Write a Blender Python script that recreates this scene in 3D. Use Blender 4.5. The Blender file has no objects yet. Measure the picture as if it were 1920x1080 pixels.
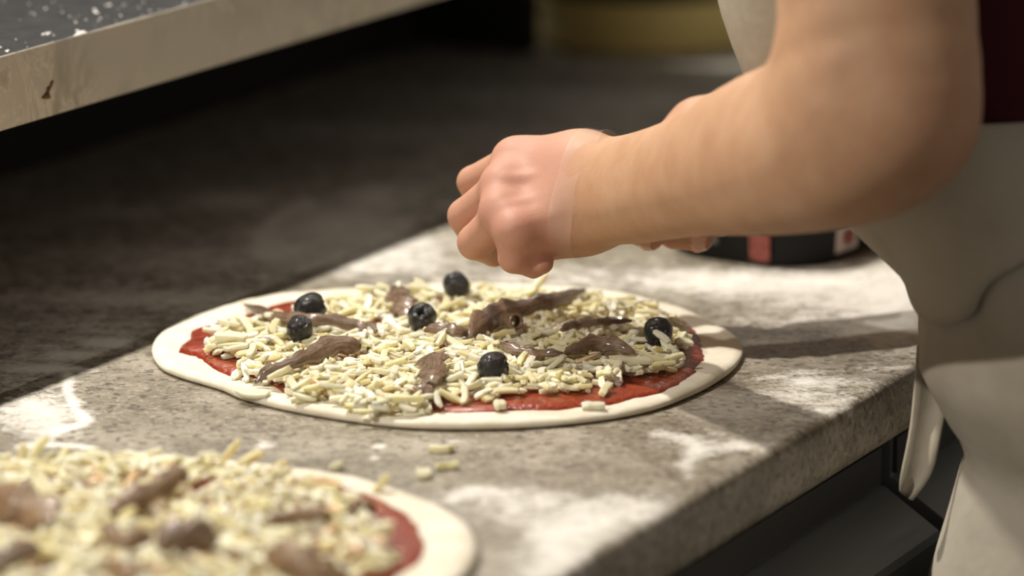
import bpy, math, random
import numpy as np
from mathutils import Vector, Matrix
random.seed(7); RNG = np.random.default_rng(11)
SC = bpy.context.scene
COL = SC.collection
H = 0.90                                   # height of the worktop
# ------------------------------------------------------------------ camera
PITCH = math.radians(12.82); FPX = 8000.0; CH = 0.567
sp, cp = math.sin(PITCH), math.cos(PITCH)
cam = bpy.data.cameras.new('camera'); camo = bpy.data.objects.new('camera', cam); COL.objects.link(camo)
camo.location = (0, 0, H + CH); camo.rotation_euler = (math.pi/2 - PITCH, 0, 0)
cam.sensor_width = 36; cam.lens = FPX*36/1920; cam.clip_start = 0.05; cam.clip_end = 60
cam.dof.use_dof = True; cam.dof.focus_distance = 2.32; cam.dof.aperture_fstop = 3.7
SC.camera = camo
# ------------------------------------------------------------------ light and exposure
SC.view_settings.view_transform = 'Standard'; SC.view_settings.look = 'None'
SC.view_settings.gamma = 1; SC.view_settings.use_curve_mapping = False
SC.view_settings.exposure = 0.0
W = bpy.data.worlds.new('world'); SC.world = W; W.use_nodes = True
W.node_tree.nodes['Background'].inputs[0].default_value = (1.0, 0.90, 0.76, 1)
W.node_tree.nodes['Background'].inputs[1].default_value = 0.215
def lamp(name, loc, watts, size=0.022, col=(1.0, 0.93, 0.82)):
    l = bpy.data.lights.new(name, 'POINT'); l.energy = watts; l.shadow_soft_size = size; l.color = col
    o = bpy.data.objects.new(name, l); o.location = loc; COL.objects.link(o); return o
lamp('lamp_middle', (-0.527, 2.740, H+1.30), 95)
lamp('lamp_near', (-1.251, 1.280, H+1.30), 82)
lamp('lamp_far', (-0.126, 3.540, H+1.30), 30)

# ------------------------------------------------------------------ projection helpers (pixel of the photo -> point of the place)
def ray(u, v):
    a, b = (u-960)/FPX, -(v-540)/FPX
    return Vector((a, cp + b*sp, -sp + b*cp))
CAM = Vector((0, 0, H + CH))
def P(u, v, t): return CAM + ray(u, v)*t
def PZ(u, v, z):
    r = ray(u, v); return CAM + r*((z - CAM.z)/r.z)
def proj(p):
    d = Vector(p) - CAM
    t = d.y*cp - d.z*sp; up = d.y*sp + d.z*cp
    return 960 + FPX*d.x/t, 540 - FPX*up/t, t
# counter frame: s along the counter (away), n out of its front edge, origin on the front top edge
O0 = Vector((0.222, 2.29, H)); AZ = math.radians(26.5)
AL = Vector((math.sin(AZ), math.cos(AZ), 0)); PN = Vector((math.cos(AZ), -math.sin(AZ), 0))
def C(s, n, z): return O0 + AL*s + PN*n + Vector((0, 0, z))

# ------------------------------------------------------------------ object helpers
def link(name, me, mat=None, parent=None, smooth=True):
    o = bpy.data.objects.new(name, me); COL.objects.link(o)
    if mat and not me.materials: me.materials.append(mat)
    if smooth and len(me.polygons): me.polygons.foreach_set('use_smooth', [True]*len(me.polygons))
    if parent: o.parent = parent; o.matrix_parent_inverse = Matrix.Translation(-Vector(parent.location))
    return o
def mesh(name, verts, faces):
    me = bpy.data.meshes.new(name); me.from_pydata([tuple(v) for v in verts], [], [tuple(f) for f in faces]); me.update(); return me
def empty(name, loc):
    o = bpy.data.objects.new(name, None); o.location = loc; o.empty_display_size = 0.02; COL.objects.link(o); return o
def tag(o, label=None, cat=None, group=None, kind=None):
    for k, v in (('label', label), ('category', cat), ('group', group), ('kind', kind)):
        if v: o[k] = v
    return o
def sharp(o, ang=35):
    me = o.data
    me.set_sharp_from_angle(angle=math.radians(ang)); return o
class MB:
    def __init__(s): s.v = []; s.f = []
    def add(s, v, f):
        k = len(s.v); s.v += [tuple(x) for x in v]; s.f += [tuple(i+k for i in q) for q in f]
    def loft(s, rings, closed=True, caps=True):
        n = len(rings[0]); k = len(s.v)
        for r in rings: s.v += [tuple(x) for x in r]
        for i in range(len(rings)-1):
            for j in range(n if closed else n-1):
                a, b = k+i*n+j, k+i*n+(j+1) % n
                s.f.append((a, b, b+n, a+n))
        if caps and closed:
            s.f.append(tuple(k+j for j in range(n))[::-1]); s.f.append(tuple(k+(len(rings)-1)*n+j for j in range(n)))
    def box(s, fn, a, b, bev=0.0):
        (x0, y0, z0), (x1, y1, z1) = a, b
        e = bev; prof = [(x0+e, y0), (x1-e, y0), (x1, y0+e), (x1, y1-e), (x1-e, y1), (x0+e, y1), (x0, y1-e), (x0, y0+e)] if e else [(x0, y0), (x1, y0), (x1, y1), (x0, y1)]
        cx, cy = (x0+x1)/2, (y0+y1)/2
        def ins(p, d): return (p[0]+(d if p[0] < cx else -d), p[1]+(d if p[1] < cy else -d))
        rows = [(z0, e), (z0+e, 0), (z1-e, 0), (z1, e)] if e else [(z0, 0), (z1, 0)]
        s.loft([[fn(*ins(p, d), z) for p in prof] for z, d in rows])
    def build(s, name, mat=None, parent=None, smooth=True):
        return link(name, mesh(name, s.v, s.f), mat, parent, smooth)

# ------------------------------------------------------------------ materials
def mat(name, base=(.5, .5, .5), rough=.5, metal=0., spec=.5, sss=0., ssr=(1, .4, .2), sscale=.004, coat=0.):
    m = bpy.data.materials.new(name); m.use_nodes = True; b = m.node_tree.nodes['Principled BSDF']
    b.inputs['Base Color'].default_value = (*base, 1); b.inputs['Roughness'].default_value = rough
    b.inputs['Metallic'].default_value = metal; b.inputs['Specular IOR Level'].default_value = spec
    b.inputs['Subsurface Weight'].default_value = sss; b.inputs['Subsurface Radius'].default_value = ssr
    b.inputs['Subsurface Scale'].default_value = sscale; b.inputs['Coat Weight'].default_value = coat
    b.inputs['Coat Roughness'].default_value = .14
    return m
def nd(m, typ, **kw):
    n = m.node_tree.nodes.new('ShaderNode'+typ)
    for k, v in kw.items():
        if k in n.inputs.keys(): n.inputs[k].default_value = v
        else: setattr(n, k, v)
    return n
def ln(m, a, b): m.node_tree.links.new(a, b)
def bs(m): return m.node_tree.nodes['Principled BSDF']
def coords(m, scale=(1, 1, 1), kind='Object'):
    tc = nd(m, 'TexCoord'); mp = nd(m, 'Mapping'); mp.inputs['Scale'].default_value = scale
    ln(m, tc.outputs[kind], mp.inputs[0]); return mp.outputs[0]
def noise(m, vec, scale, detail=3, rough=.55, dist=0.):
    n = nd(m, 'TexNoise', Scale=scale, Detail=detail, Roughness=rough, Distortion=dist); ln(m, vec, n.inputs['Vector']); return n.outputs[0]
def ramp(m, fac, stops):
    r = nd(m, 'ValToRGB'); e = r.color_ramp.elements
    while len(e) < len(stops): e.new(.5)
    for k, (p, c) in enumerate(stops):
        e[k].position = p; e[k].color = (*c, 1) if len(c) == 3 else c
    ln(m, fac, r.inputs[0]); return r.outputs[0]
def mixc(m, fac, a, b, mode='MIX'):
    x = nd(m, 'Mix', data_type='RGBA', blend_type=mode)
    for i, s in ((0, fac), (6, a), (7, b)):
        if isinstance(s, (int, float)): x.inputs[i].default_value = s
        elif isinstance(s, tuple): x.inputs[i].default_value = (*s, 1)
        else: ln(m, s, x.inputs[i])
    return x.outputs[2]
def math_(m, op, a, b=0.):
    x = nd(m, 'Math', operation=op)
    for i, s in ((0, a), (1, b)):
        if isinstance(s, (int, float)): x.inputs[i].default_value = s
        else: ln(m, s, x.inputs[i])
    return x.outputs[0]
def bump(m, h, dist=.001, strength=1.):
    b = nd(m, 'Bump'); b.inputs['Distance'].default_value = dist; b.inputs['Strength'].default_value = strength
    ln(m, h, b.inputs['Height']); ln(m, b.outputs[0], bs(m).inputs['Normal'])
def setc(m, c): ln(m, c, bs(m).inputs['Base Color'])

# granite with flour dust (dust amount, with a film painted in as fill light at the back, is stored per vertex on the slab)
GR = mat('granite', rough=.42)
v_ = coords(GR)
big = noise(GR, v_, 26, 4, .6)
c1 = ramp(GR, big, [(.34, (.185, .158, .115)), (.52, (.275, .243, .188)), (.68, (.40, .36, .295))])
gr_ = noise(GR, v_, 230, 3, .7)
c2 = mixc(GR, math_(GR, 'MULTIPLY', ramp(GR, gr_, [(.50, (0, 0, 0)), (.66, (1, 1, 1))]), .62), c1, (.54, .49, .41))
sk = noise(GR, v_, 205, 3, .62)
c3 = mixc(GR, ramp(GR, sk, [(.53, (0, 0, 0)), (.63, (.78, .78, .78))]), c2, (.07, .056, .042))
sk2 = noise(GR, v_, 60, 3, .7)
c3 = mixc(GR, math_(GR, 'MULTIPLY', ramp(GR, sk2, [(.52, (0, 0, 0)), (.70, (1, 1, 1))]), .55), c3, (.17, .14, .105))
at = nd(GR, 'Attribute', attribute_name='flour')
n1 = noise(GR, v_, 95, 5, .68, .3)
n2 = noise(GR, v_, 330, 2, .6)
nz = math_(GR, 'ADD', math_(GR, 'MULTIPLY', n1, 1.75), math_(GR, 'MULTIPLY', n2, .75))
fl = math_(GR, 'SUBTRACT', math_(GR, 'ADD', math_(GR, 'MULTIPLY', at.outputs['Fac'], 1.25), nz), 1.52)
fl = math_(GR, 'MULTIPLY', fl, math_(GR, 'MINIMUM', math_(GR, 'MULTIPLY', at.outputs['Fac'], 4.), 1.))
fl = ramp(GR, fl, [(.0, (0, 0, 0)), (.42, (.62, .62, .62)), (.85, (1, 1, 1))])
setc(GR, mixc(GR, fl, c3, (.80, .775, .73)))
ln(GR, math_(GR, 'ADD', math_(GR, 'MULTIPLY', fl, .45), .40), bs(GR).inputs['Roughness'])
bump(GR, math_(GR, 'ADD', fl, math_(GR, 'MULTIPLY', gr_, .5)), .0006, .6)

STEEL = mat('brushed_steel', (.64, .60, .52), .36, 1.)
v_ = coords(STEEL)
sw = noise(STEEL, v_, 16, 4, .6, 2.2)
ln(STEEL, ramp(STEEL, sw, [(.35, (.30, .30, .30)), (.62, (.46, .46, .46))]), bs(STEEL).inputs['Roughness'])
st = ramp(STEEL, sw, [(.36, (.56, .50, .39)), (.455, (.66, .61, .51)), (.475, (.82, .76, .62)), (.495, (.66, .62, .53)), (.62, (.60, .565, .49))])
sm = ramp(STEEL, noise(STEEL, v_, 7, 2), [(.42, (0, 0, 0)), (.6, (1, 1, 1))])
setc(STEEL, mixc(STEEL, sm, (.66, .62, .535), st))
SLATE = mat('dark_panel', (.02, .02, .022), .42, spec=.3)
v_ = coords(SLATE, (1, 1, 1))
setc(SLATE, ramp(SLATE, noise(SLATE, v_, 60, 4, .7), [(.35, (.014, .014, .016)), (.7, (.034, .034, .037))]))
DARK = mat('black_recess', (.012, .011, .010), .8)
CAB = mat('drawer_steel', (.20, .215, .23), .42, .4)
v_ = coords(CAB, (1, 1, 40))
ln(CAB, ramp(CAB, noise(CAB, v_, 8, 3), [(.3, (.36, .36, .36)), (.7, (.50, .50, .50))]), bs(CAB).inputs['Roughness'])
CABD = mat('drawer_recess_steel', (.035, .036, .040), .6, .2)
FLOORM = mat('floor_tiles', (.20, .17, .14), .6)
v_ = coords(FLOORM); setc(FLOORM, ramp(FLOORM, noise(FLOORM, v_, 9, 4), [(.3, (.14, .12, .10)), (.7, (.25, .22, .18))]))
WALLM = mat('wall_paint', (.035, .032, .030), .8)
v_ = coords(WALLM); setc(WALLM, ramp(WALLM, noise(WALLM, v_, 5, 3), [(.3, (.03, .028, .026)), (.7, (.045, .042, .038))]))

DOUGH = mat('raw_dough', (.80, .735, .60), .62, sss=.25, ssr=(1, .75, .5), sscale=.006, spec=.3)
v_ = coords(DOUGH)
dn = noise(DOUGH, v_, 55, 4, .6)
setc(DOUGH, ramp(DOUGH, dn, [(.3, (.75, .68, .545)), (.55, (.82, .76, .63)), (.72, (.86, .82, .73))]))
bump(DOUGH, math_(DOUGH, 'ADD', dn, math_(DOUGH, 'MULTIPLY', noise(DOUGH, v_, 320, 3), .25)), .0012, .55)
SAUCE = mat('tomato_sauce', (.36, .035, .014), .25, coat=.25, sss=.12, ssr=(1, .15, .05), sscale=.003)
v_ = coords(SAUCE)
sn = noise(SAUCE, v_, 120, 5, .65)
setc(SAUCE, ramp(SAUCE, sn, [(.3, (.22, .024, .010)), (.55, (.33, .048, .018)), (.75, (.43, .085, .032))]))
bump(SAUCE, math_(SAUCE, 'ADD', sn, math_(SAUCE, 'MULTIPLY', noise(SAUCE, v_, 420, 2), .4)), .0022, .8)
CHEESE = mat('shredded_mozzarella', (.84, .765, .53), .40, sss=.7, ssr=(1, .9, .62), sscale=.005, spec=.4)
oi = nd(CHEESE, 'ObjectInfo'); at = nd(CHEESE, 'Attribute', attribute_name='tone')
tn = math_(CHEESE, 'ADD', at.outputs['Fac'], oi.outputs['Random'])
tn = math_(CHEESE, 'FRACT', tn)
cc = ramp(CHEESE, tn, [(.0, (.96, .915, .735)), (.45, (.955, .89, .65)), (.75, (.94, .845, .53)), (1., (.89, .79, .47))])
v_ = coords(CHEESE)
setc(CHEESE, mixc(CHEESE, .22, cc, ramp(CHEESE, noise(CHEESE, v_, 260, 3), [(.3, (.86, .80, .62)), (.7, (1, 1, .95))]), 'MULTIPLY'))
bump(CHEESE, noise(CHEESE, v_, 500, 3), .0007, .5)
def anchovy_mat(name, cols, rough):
    m = mat(name, cols[1], rough, coat=.7 if rough < .3 else .25, sss=.05, ssr=(1, .5, .3), sscale=.002, spec=.5)
    rb = nd(m, 'Attribute', attribute_name='ribbon'); v_ = coords(m)
    fib = noise(m, rb.outputs['Vector'], 1.6, 4, .65); an = noise(m, v_, 150, 4, .65, .5)
    mx = math_(m, 'ADD', math_(m, 'MULTIPLY', fib, .6), math_(m, 'MULTIPLY', an, .4))
    setc(m, ramp(m, mx, list(zip((.36, .5, .64), cols))))
    bump(m, math_(m, 'ADD', mx, math_(m, 'MULTIPLY', noise(m, v_, 620, 3, .7), .35)), .0013, 1.); return m
ANCH = anchovy_mat('anchovy_flesh', [(.11, .062, .037), (.21, .132, .084), (.35, .25, .175)], .24)
ANCH2 = anchovy_mat('anchovy_flesh_golden', [(.13, .065, .028), (.25, .15, .075), (.38, .25, .13)], .36)
OLIVE = mat('black_olive_skin', (.010, .009, .010), .20, coat=.4)
v_ = coords(OLIVE); on = noise(OLIVE, v_, 330, 4, .65, .8)
bump(OLIVE, on, .0026, 1.)
SKIN = mat('skin', (.60, .36, .23), .56, sss=.18, ssr=(1, .38, .2), sscale=.006, spec=.3)
at = nd(SKIN, 'Attribute', attribute_name='red')
v_ = coords(SKIN); s1 = noise(SKIN, v_, 45, 4, .6); s2 = noise(SKIN, v_, 700, 2, .6)
sc_ = ramp(SKIN, s1, [(.3, (.47, .265, .158)), (.55, (.525, .312, .192)), (.75, (.56, .345, .225))])
setc(SKIN, mixc(SKIN, at.outputs['Fac'], sc_, (.52, .265, .195)))
bump(SKIN, math_(SKIN, 'ADD', math_(SKIN, 'MULTIPLY', s1, .6), math_(SKIN, 'MULTIPLY', s2, .35)), .0007, .45)
NAIL = mat('fingernail', (.66, .40, .31), .3, spec=.5)
CLOTH = mat('apron_cloth', (.31, .28, .225), .85, spec=.2)
v_ = coords(CLOTH)
cn = noise(CLOTH, v_, 9, 4, .55)
setc(CLOTH, ramp(CLOTH, cn, [(.30, (.34, .30, .23)), (.5, (.42, .38, .31)), (.68, (.47, .43, .36))]))
bump(CLOTH, math_(CLOTH, 'ADD', noise(CLOTH, v_, 22, 3), math_(CLOTH, 'MULTIPLY', noise(CLOTH, v_, 900, 2), .05)), .004, .6)
SHIRT = mat('maroon_cloth', (.055, .008, .014), .85, spec=.2)
v_ = coords(SHIRT); bump(SHIRT, noise(SHIRT, v_, 18, 3), .006, .6)
TROUS = mat('trouser_cloth', (.03, .03, .035), .9)
SHOE = mat('shoe_leather', (.015, .014, .013), .5)
HAIR = mat('hair', (.03, .02, .013), .6)
GLOVE = mat('clear_vinyl_glove', (.85, .72, .64), .3)
bs(GLOVE).inputs['Alpha'].default_value = .12
PLAS = mat('black_plastic', (.006, .006, .006), .5, spec=.2)
LABR = mat('red_label', (.30, .07, .05), .5); LABG = mat('grey_print', (.10, .105, .10), .5); LABW = mat('white_label', (.62, .52, .48), .5)
v_ = coords(LABR); setc(LABR, ramp(LABR, noise(LABR, v_, 260, 2), [(.42, (.16, .035, .03)), (.6, (.33, .08, .055))]))
TUBY = mat('cream_plastic', (.80, .66, .27), .5); TUBG = mat('grey_plastic', (.075, .075, .068), .5)
FLOUR = mat('flour', (.82, .80, .765), .9, spec=.1)

# ------------------------------------------------------------------ structure
def plane_grid(name, pts, m):
    return tag(link(name, mesh(name, pts, [(0, 1, 2, 3)]), m, None, False), kind='structure')
plane_grid('floor', [(-4, -1, 0), (4, -1, 0), (4, 6, 0), (-4, 6, 0)], FLOORM)
b = MB(); b.box(lambda x, y, z: C(x, y, z), (-3.5, -2.1, -H), (3.2, -2.0, 1.7)); tag(b.build('wall_back', WALLM, None, False), kind='structure')

# ------------------------------------------------------------------ countertop slab with flour amount per vertex, raised at the back to paint in fill light
prof = [(n, 0.) for n in np.arange(-.76, -.62, .02)] + [(n, 0.) for n in np.arange(-.62, -.0045, .0026)]
R_ = .006
prof += [(-R_+R_*math.sin(a), -R_+R_*math.cos(a)) for a in np.linspace(.0, math.pi/2, 6)]
prof += [(0, z) for z in np.arange(-.009, -.031, -.003)] + [(-.0015, -.0335), (-.004, -.035), (-.30, -.035), (-.76, -.035)]
prof = np.array(prof)
ss = np.concatenate([np.arange(-1.25, -.62, .03), np.arange(-.62, .60, .0026), np.arange(.60, 1.5, .02)])
ns_, np_ = len(ss), len(prof)
S, I = np.meshgrid(ss, np.arange(np_), indexing='ij')
al, pn = np.array(AL), np.array(PN)
V = np.array(O0) + S[..., None]*al + prof[I][..., 0:1]*pn; V[..., 2] += prof[I][..., 1]
V = V.reshape(-1, 3)
idx = np.arange(ns_*np_).reshape(ns_, np_)
F = np.stack([idx[:-1, :-1], idx[:-1, 1:], idx[1:, 1:], idx[1:, :-1]], -1).reshape(-1, 4)
me = bpy.data.meshes.new('countertop'); me.from_pydata(V.tolist(), [], F.tolist()); me.update()
d = V - np.array(CAM); tt = d[:, 1]*cp - d[:, 2]*sp
U_ = 960 + FPX*d[:, 0]/tt; V_ = 540 - FPX*(d[:, 1]*sp + d[:, 2]*cp)/tt
fl = np.where((V-np.array(O0)) @ pn < -.42, .46, .07)  # even film behind the shadow line lightens the shaded granite in place of ambient light
def blob(u, v, ru, rv, a):
    global fl
    q = ((U_-u)/ru)**2 + ((V_-v)/rv)**2
    fl = np.maximum(fl, 0) + a*np.exp(-q*1.1)*(1-np.clip(fl, 0, 1)*.5)
def stroke(pts, w, a, h=None):
    global fl
    h = h or w*.35; best = np.full(len(V), 9e9)
    for (u0, v0), (u1, v1) in zip(pts[:-1], pts[1:]):
        du, dv = (u1-u0)/w, (v1-v0)/h; l2 = du*du + dv*dv
        k = np.clip((((U_-u0)/w)*du + ((V_-v0)/h)*dv)/l2, 0, 1)
        best = np.minimum(best, ((U_-u0)/w-k*du)**2 + ((V_-v0)/h-k*dv)**2)
    fl = fl + a*np.exp(-best)*(1-np.clip(fl, 0, 1)*.5)
for q in [(1590, 560, 190, 55, .65), (1690, 570, 70, 100, .7), (1600, 535, 120, 22, .4), (1340, 535, 150, 25, .5), (1650, 622, 90, 25, .55),
          (1440, 520, 160, 22, .4), (1490, 605, 120, 14, .3), (690, 490, 150, 30, .6), (770, 455, 110, 30, .5), (1060, 520, 320, 25, .45), (1400, 640, 90, 8, .3),
          (75, 775, 85, 50, .8), (1560, 715, 120, 16, .5), (1508, 717, 34, 10, .8), (1520, 745, 110, 16, .55), (1570, 772, 50, 12, .6),
          (1330, 835, 120, 28, .40), (1115, 975, 125, 40, .75), (1050, 1020, 75, 45, .8), (1195, 945, 80, 26, .4), (1030, 1070, 80, 30, .6), (1010, 935, 60, 20, .45),
          (712, 838, 15, 6, 1.0), (705, 858, 14, 4, .9), (497, 836, 22, 5, .8), (500, 825, 30, 6, .4), (860, 935, 60, 20, .35), (900, 918, 60, 10, .4), (930, 960, 80, 30, .35),
          (850, 828, 30, 5, .4), (720, 380, 60, 40, .25), (430, 375, 80, 18, .8), (620, 410, 80, 30, .7), (690, 365, 50, 16, .6), (520, 470, 60, 20, .5), (195, 643, 50, 9, 1.), (130, 665, 50, 8, 1.), (90, 692, 80, 8, 1.),
          (130, 610, 120, 10, .25), (230, 640, 60, 8, .35), (300, 480, 150, 25, .4), (560, 440, 120, 25, .45), (160, 560, 160, 16, .5), (330, 560, 120, 16, .4), (230, 400, 120, 14, .3), (950, 180, 200, 20, .3), (1150, 190, 150, 25, .25), (1280, 118, 130, 9, .3), (1100, 122, 160, 10, .4), (620, 245, 200, 20, .2), (880, 250, 220, 25, .22)]: blob(*q)
stroke([(126, 703), (128, 735), (142, 765), (164, 786), (140, 800), (112, 806)], 9, .95, 6)
stroke([(112, 806), (80, 826), (45, 838)], 14, .6, 6)
stroke([(45, 838), (110, 834), (165, 838)], 14, .8, 4)
stroke([(492, 475), (498, 430), (525, 405), (572, 380)], 16, 1.0, 9)
stroke([(1230, 812), (1290, 822), (1310, 842), (1285, 870), (1290, 892)], 16, .55, 7)
stroke([(1310, 842), (1420, 838)], 30, .4, 8)
stroke([(850, 935), (890, 915), (950, 930)], 16, .45, 6)
stroke([(1430, 710), (1520, 696), (1700, 689)], 26, .35, 5)
a_ = me.attributes.new('flour', 'FLOAT', 'POINT'); a_.data.foreach_set('value', np.clip(fl*.86, 0, 1.3).astype(np.float32))
ctop = link('countertop', me, GR); tag(ctop, 'speckled brown granite worktop slab dusted with flour', 'countertop')

# ------------------------------------------------------------------ refrigerated base with drawers under the slab
base = empty('refrigerated_counter', C(0, -.3, -H))
tag(base, 'dark steel refrigerated base with drawers under the granite slab', 'cabinet')
b = MB(); b.box(C, (-1.2, -.75, -H+.06), (1.45, -.075, -.036)); sharp(b.build('body', CABD, base))
b = MB(); b.box(C, (-1.2, -.73, -H), (1.45, -.16, -H+.06)); sharp(b.build('plinth', DARK, base))
def drawer(s0, s1, z0, z1):
    b = MB()
    pr = [(-.07, z0), (.012, z0), (.016, z0+.004), (.016, z1-.052), (.014, z1-.048), (-.018, z1-.027), (-.022, z1-.026), (-.022, z1), (-.07, z1)]
    b.loft([[C(s, n, z) for n, z in pr] for s in (s0, s1)])
    o = sharp(b.build('drawer', CAB, base), 20)
    h = MB(); h.box(C, (s0+.004, -.0215, z1-.024), (s1-.004, -.0195, z1-.003)); h.build('finger_recess', CABD, o, False)
    g = MB(); sm = (s0+s1)/2; g.box(C, (sm-.05, .0155, z0+.09), (sm+.05, .0175, z0+.12), .0008); g.build('nameplate', STEEL, o)
for s0, s1 in ((-1.19, -.602), (-.594, .008), (.024, .63), (.638, 1.25)):
    for z0, z1 in ((-.44, -.045), (-.83, -.452)): drawer(s0, s1, z0, z1)

# ------------------------------------------------------------------ raised shelf at the back of the counter
e0 = P(0, 247, 2.36); sh_n = (e0-O0).dot(PN); sh_z = e0.z - H
SE = .85; BK = -.745
shelf = empty('raised_shelf', C(0, sh_n-.2, 0)); tag(shelf, 'steel edged shelf with dark floury top above the back of the counter', 'shelf')
b = MB(); b.box(C, (-1.2, sh_n-.002, sh_z), (SE, sh_n, sh_z+.0415), .0004); sharp(b.build('front_rail', STEEL, shelf))
b = MB(); b.box(C, (-1.2, BK-.012, sh_z+.006), (SE, sh_n-.0022, sh_z+.0405), .001); sharp(b.build('top_panel', SLATE, shelf))
b = MB(); b.box(C, (-1.2, BK-.012, .001), (SE, BK, sh_z+.004)); sharp(b.build('back_panel', DARK, shelf))
for s in (-1.18, SE-.02):
    b = MB(); b.box(C, (s, BK-.010, .001), (s+.02, BK+.098, sh_z+.005), .002); sharp(b.build('end_support', DARK, shelf))
# dried brown splash on the rail
m = mat('dried_sauce', (.12, .05, .018), .6); b = MB()
for (u, v, ru, rv) in ((92, 168, 3, 9), (88, 180, 7, 7), (98, 156, 2, 6)):
    ring = []
    for k in range(12):
        a = k*math.pi/6; rr = 1+.25*math.sin(3*a+u)
        du, dv = ru*rr*math.cos(a)+.25*rv*-math.sin(a), rv*rr*math.sin(a)
        r = ray(u+du, v+dv); t = ((O0 + PN*(sh_n+.0004)) - CAM).dot(PN)/r.dot(PN); ring.append(CAM + r*t)
    b.loft([[p - PN*.0008 for p in ring], ring])
b.build('dried_splash', m, shelf)
# flour specks on the shelf top
def specks(mb, p, r):
    k = 6; pts = [p + Vector((r*random.uniform(.7, 1.3)*math.cos(a), r*random.uniform(.7, 1.3)*math.sin(a), 0)) for a in [i*2*math.pi/k for i in range(k)]]
    n = len(mb.v); mb.v += [tuple(q) for q in pts] + [tuple(p + Vector((0, 0, r*.7)))]
    mb.f += [(n+i, n+(i+1) % k, n+k) for i in range(k)]
b = MB()
for i in range(900):
    s = random.uniform(-.75, .6); n = sh_n - .004 - abs(random.gauss(0, .09))
    dens = .35 + .65*math.exp(-((proj(C(s, n, sh_z+.04))[0]-270)/110)**2)
    if random.random() > dens or n < -.74: continue
    specks(b, C(s, n, sh_z+.0405), random.choice([.0003, .0004, .0005, .0006, .0009]))
for (u, v, r, k) in ((63, 26, .0016, 3), (150, 60, .002, 6), (180, 22, .002, 5), (90, 65, .0016, 6), (12, 97, .0016, 3), (205, 8, .0022, 2), (146, 63, .0026, 4)):
    for i in range(k):
        p = PZ(u+random.gauss(0, 4), v+random.gauss(0, 3), H+sh_z+.0405); specks(b, p, r*random.uniform(.3, .75))
fo = b.build('flour', FLOUR, None, False); tag(fo, 'white flour specks scattered over the dark shelf top', 'flour', kind='stuff')

# ------------------------------------------------------------------ noise and polygon helpers
def catmull(pts, n, closed=True):
    pts = np.array(pts, float); m = len(pts); out = []
    seg = m if closed else m-1
    for i in range(n):
        x = i/n*seg if closed else i/(n-1)*seg
        k = min(int(x), seg-1); f = x-k
        g = lambda j: pts[j % m] if closed else pts[min(max(j, 0), m-1)]
        p0, p1, p2, p3 = g(k-1), g(k), g(k+1), g(k+2)
        out.append(.5*((2*p1)+(-p0+p2)*f+(2*p0-5*p1+4*p2-p3)*f*f+(-p0+3*p1-3*p2+p3)*f**3))
    return np.array(out)
def inside(poly, x, y):
    c = np.zeros(np.shape(x), bool); n = len(poly)
    for i in range(n):
        x0, y0 = poly[i][:2]; x1, y1 = poly[(i+1) % n][:2]
        if y0 == y1: continue
        c ^= ((y0 > y) != (y1 > y)) & (x < (x1-x0)*(y-y0)/(y1-y0)+x0)
    return c
class Wob:
    def __init__(s, seed, n=7, f0=2.):
        r = np.random.default_rng(seed); s.k = r.normal(0, 1, (n, 2)); s.k *= (f0*1.55**np.arange(n))[:, None]; s.p = r.uniform(0, 6.28, n); s.a = 1/1.3**np.arange(n)
    def __call__(s, x, y): return sum(a*np.sin(k[0]*x+k[1]*y+p) for a, k, p in zip(s.a, s.k, s.p))/2.2

# ------------------------------------------------------------------ pizzas
CELL = .0015; X0, Y0 = -.42, 1.70; NX, NY = 500, 760
HM = np.zeros((NX, NY))
gx, gy = np.meshgrid(X0 + (np.arange(NX)+.5)*CELL, Y0 + (np.arange(NY)+.5)*CELL, indexing='ij')
def hm(x, y):
    i, j = int((x-X0)/CELL), int((y-Y0)/CELL)
    return HM[i, j] if 0 <= i < NX and 0 <= j < NY else 0.
def disc(name, outline, prof, parent, m, wob_amp, seed, z0, n=180):
    o = catmull(outline, n); c = o.mean(0); w = Wob(seed, 7, 30); b = MB(); rings = []
    for fr, z, wz in prof:
        ring = []
        for q in o:
            x, y = c + (q-c)*fr
            ring.append((x, y, z0 + z + wz*wob_amp*float(w(x, y))))
        rings.append(ring)
    b.loft(rings, True, False)
    k = len(b.v); b.v.append((c[0], c[1], rings[-1][0][2])); base_ = (len(rings)-1)*n
    b.f += [(base_+j, base_+(j+1) % n, k) for j in range(n)]
    return b.build(name, m, parent), o
OUT1 = [(285, 665), (291, 643), (320, 618), (378, 595), (440, 577), (520, 560), (640, 549), (760, 543), (880, 541), (1000, 541), (1100, 547), (1185, 559), (1260, 579), (1322, 604), (1370, 630), (1393, 655),
        (1386, 680), (1360, 706), (1310, 735), (1230, 766), (1130, 786), (1000, 799), (880, 803), (760, 800), (650, 787), (540, 768), (455, 747), (415, 730), (380, 719), (330, 704), (300, 689)]
SAU1 = [(336, 655), (352, 634), (356, 622), (385, 613), (440, 598), (505, 576), (560, 566), (690, 552), (850, 549), (1000, 551), (1150, 563), (1245, 580), (1292, 612), (1318, 640), (1322, 668), (1304, 690), (1310, 700), (1270, 722), (1180, 749), (1060, 765),
        (960, 768), (900, 773), (800, 768), (690, 757), (600, 747), (545, 742), (470, 706), (500, 706), (440, 704), (395, 688), (375, 672), (362, 664)]
CHE1 = [(383, 655), (410, 628), (450, 610), (480, 606), (560, 602), (600, 578), (700, 566), (800, 560), (900, 556), (1010, 556), (1100, 566), (1200, 586), (1262, 604), (1272, 625), (1292, 650), (1262, 668), (1272, 690), (1262, 703), (1180, 712), (1140, 730), (1040, 742),
        (960, 748), (880, 752), (830, 757), (800, 772), (690, 774), (620, 752), (560, 748), (520, 724), (470, 714), (445, 700), (462, 690), (440, 672), (400, 674)]
g2 = lambda L, z: [PZ(u, v, H+z).xy[:] for u, v in L]
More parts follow.
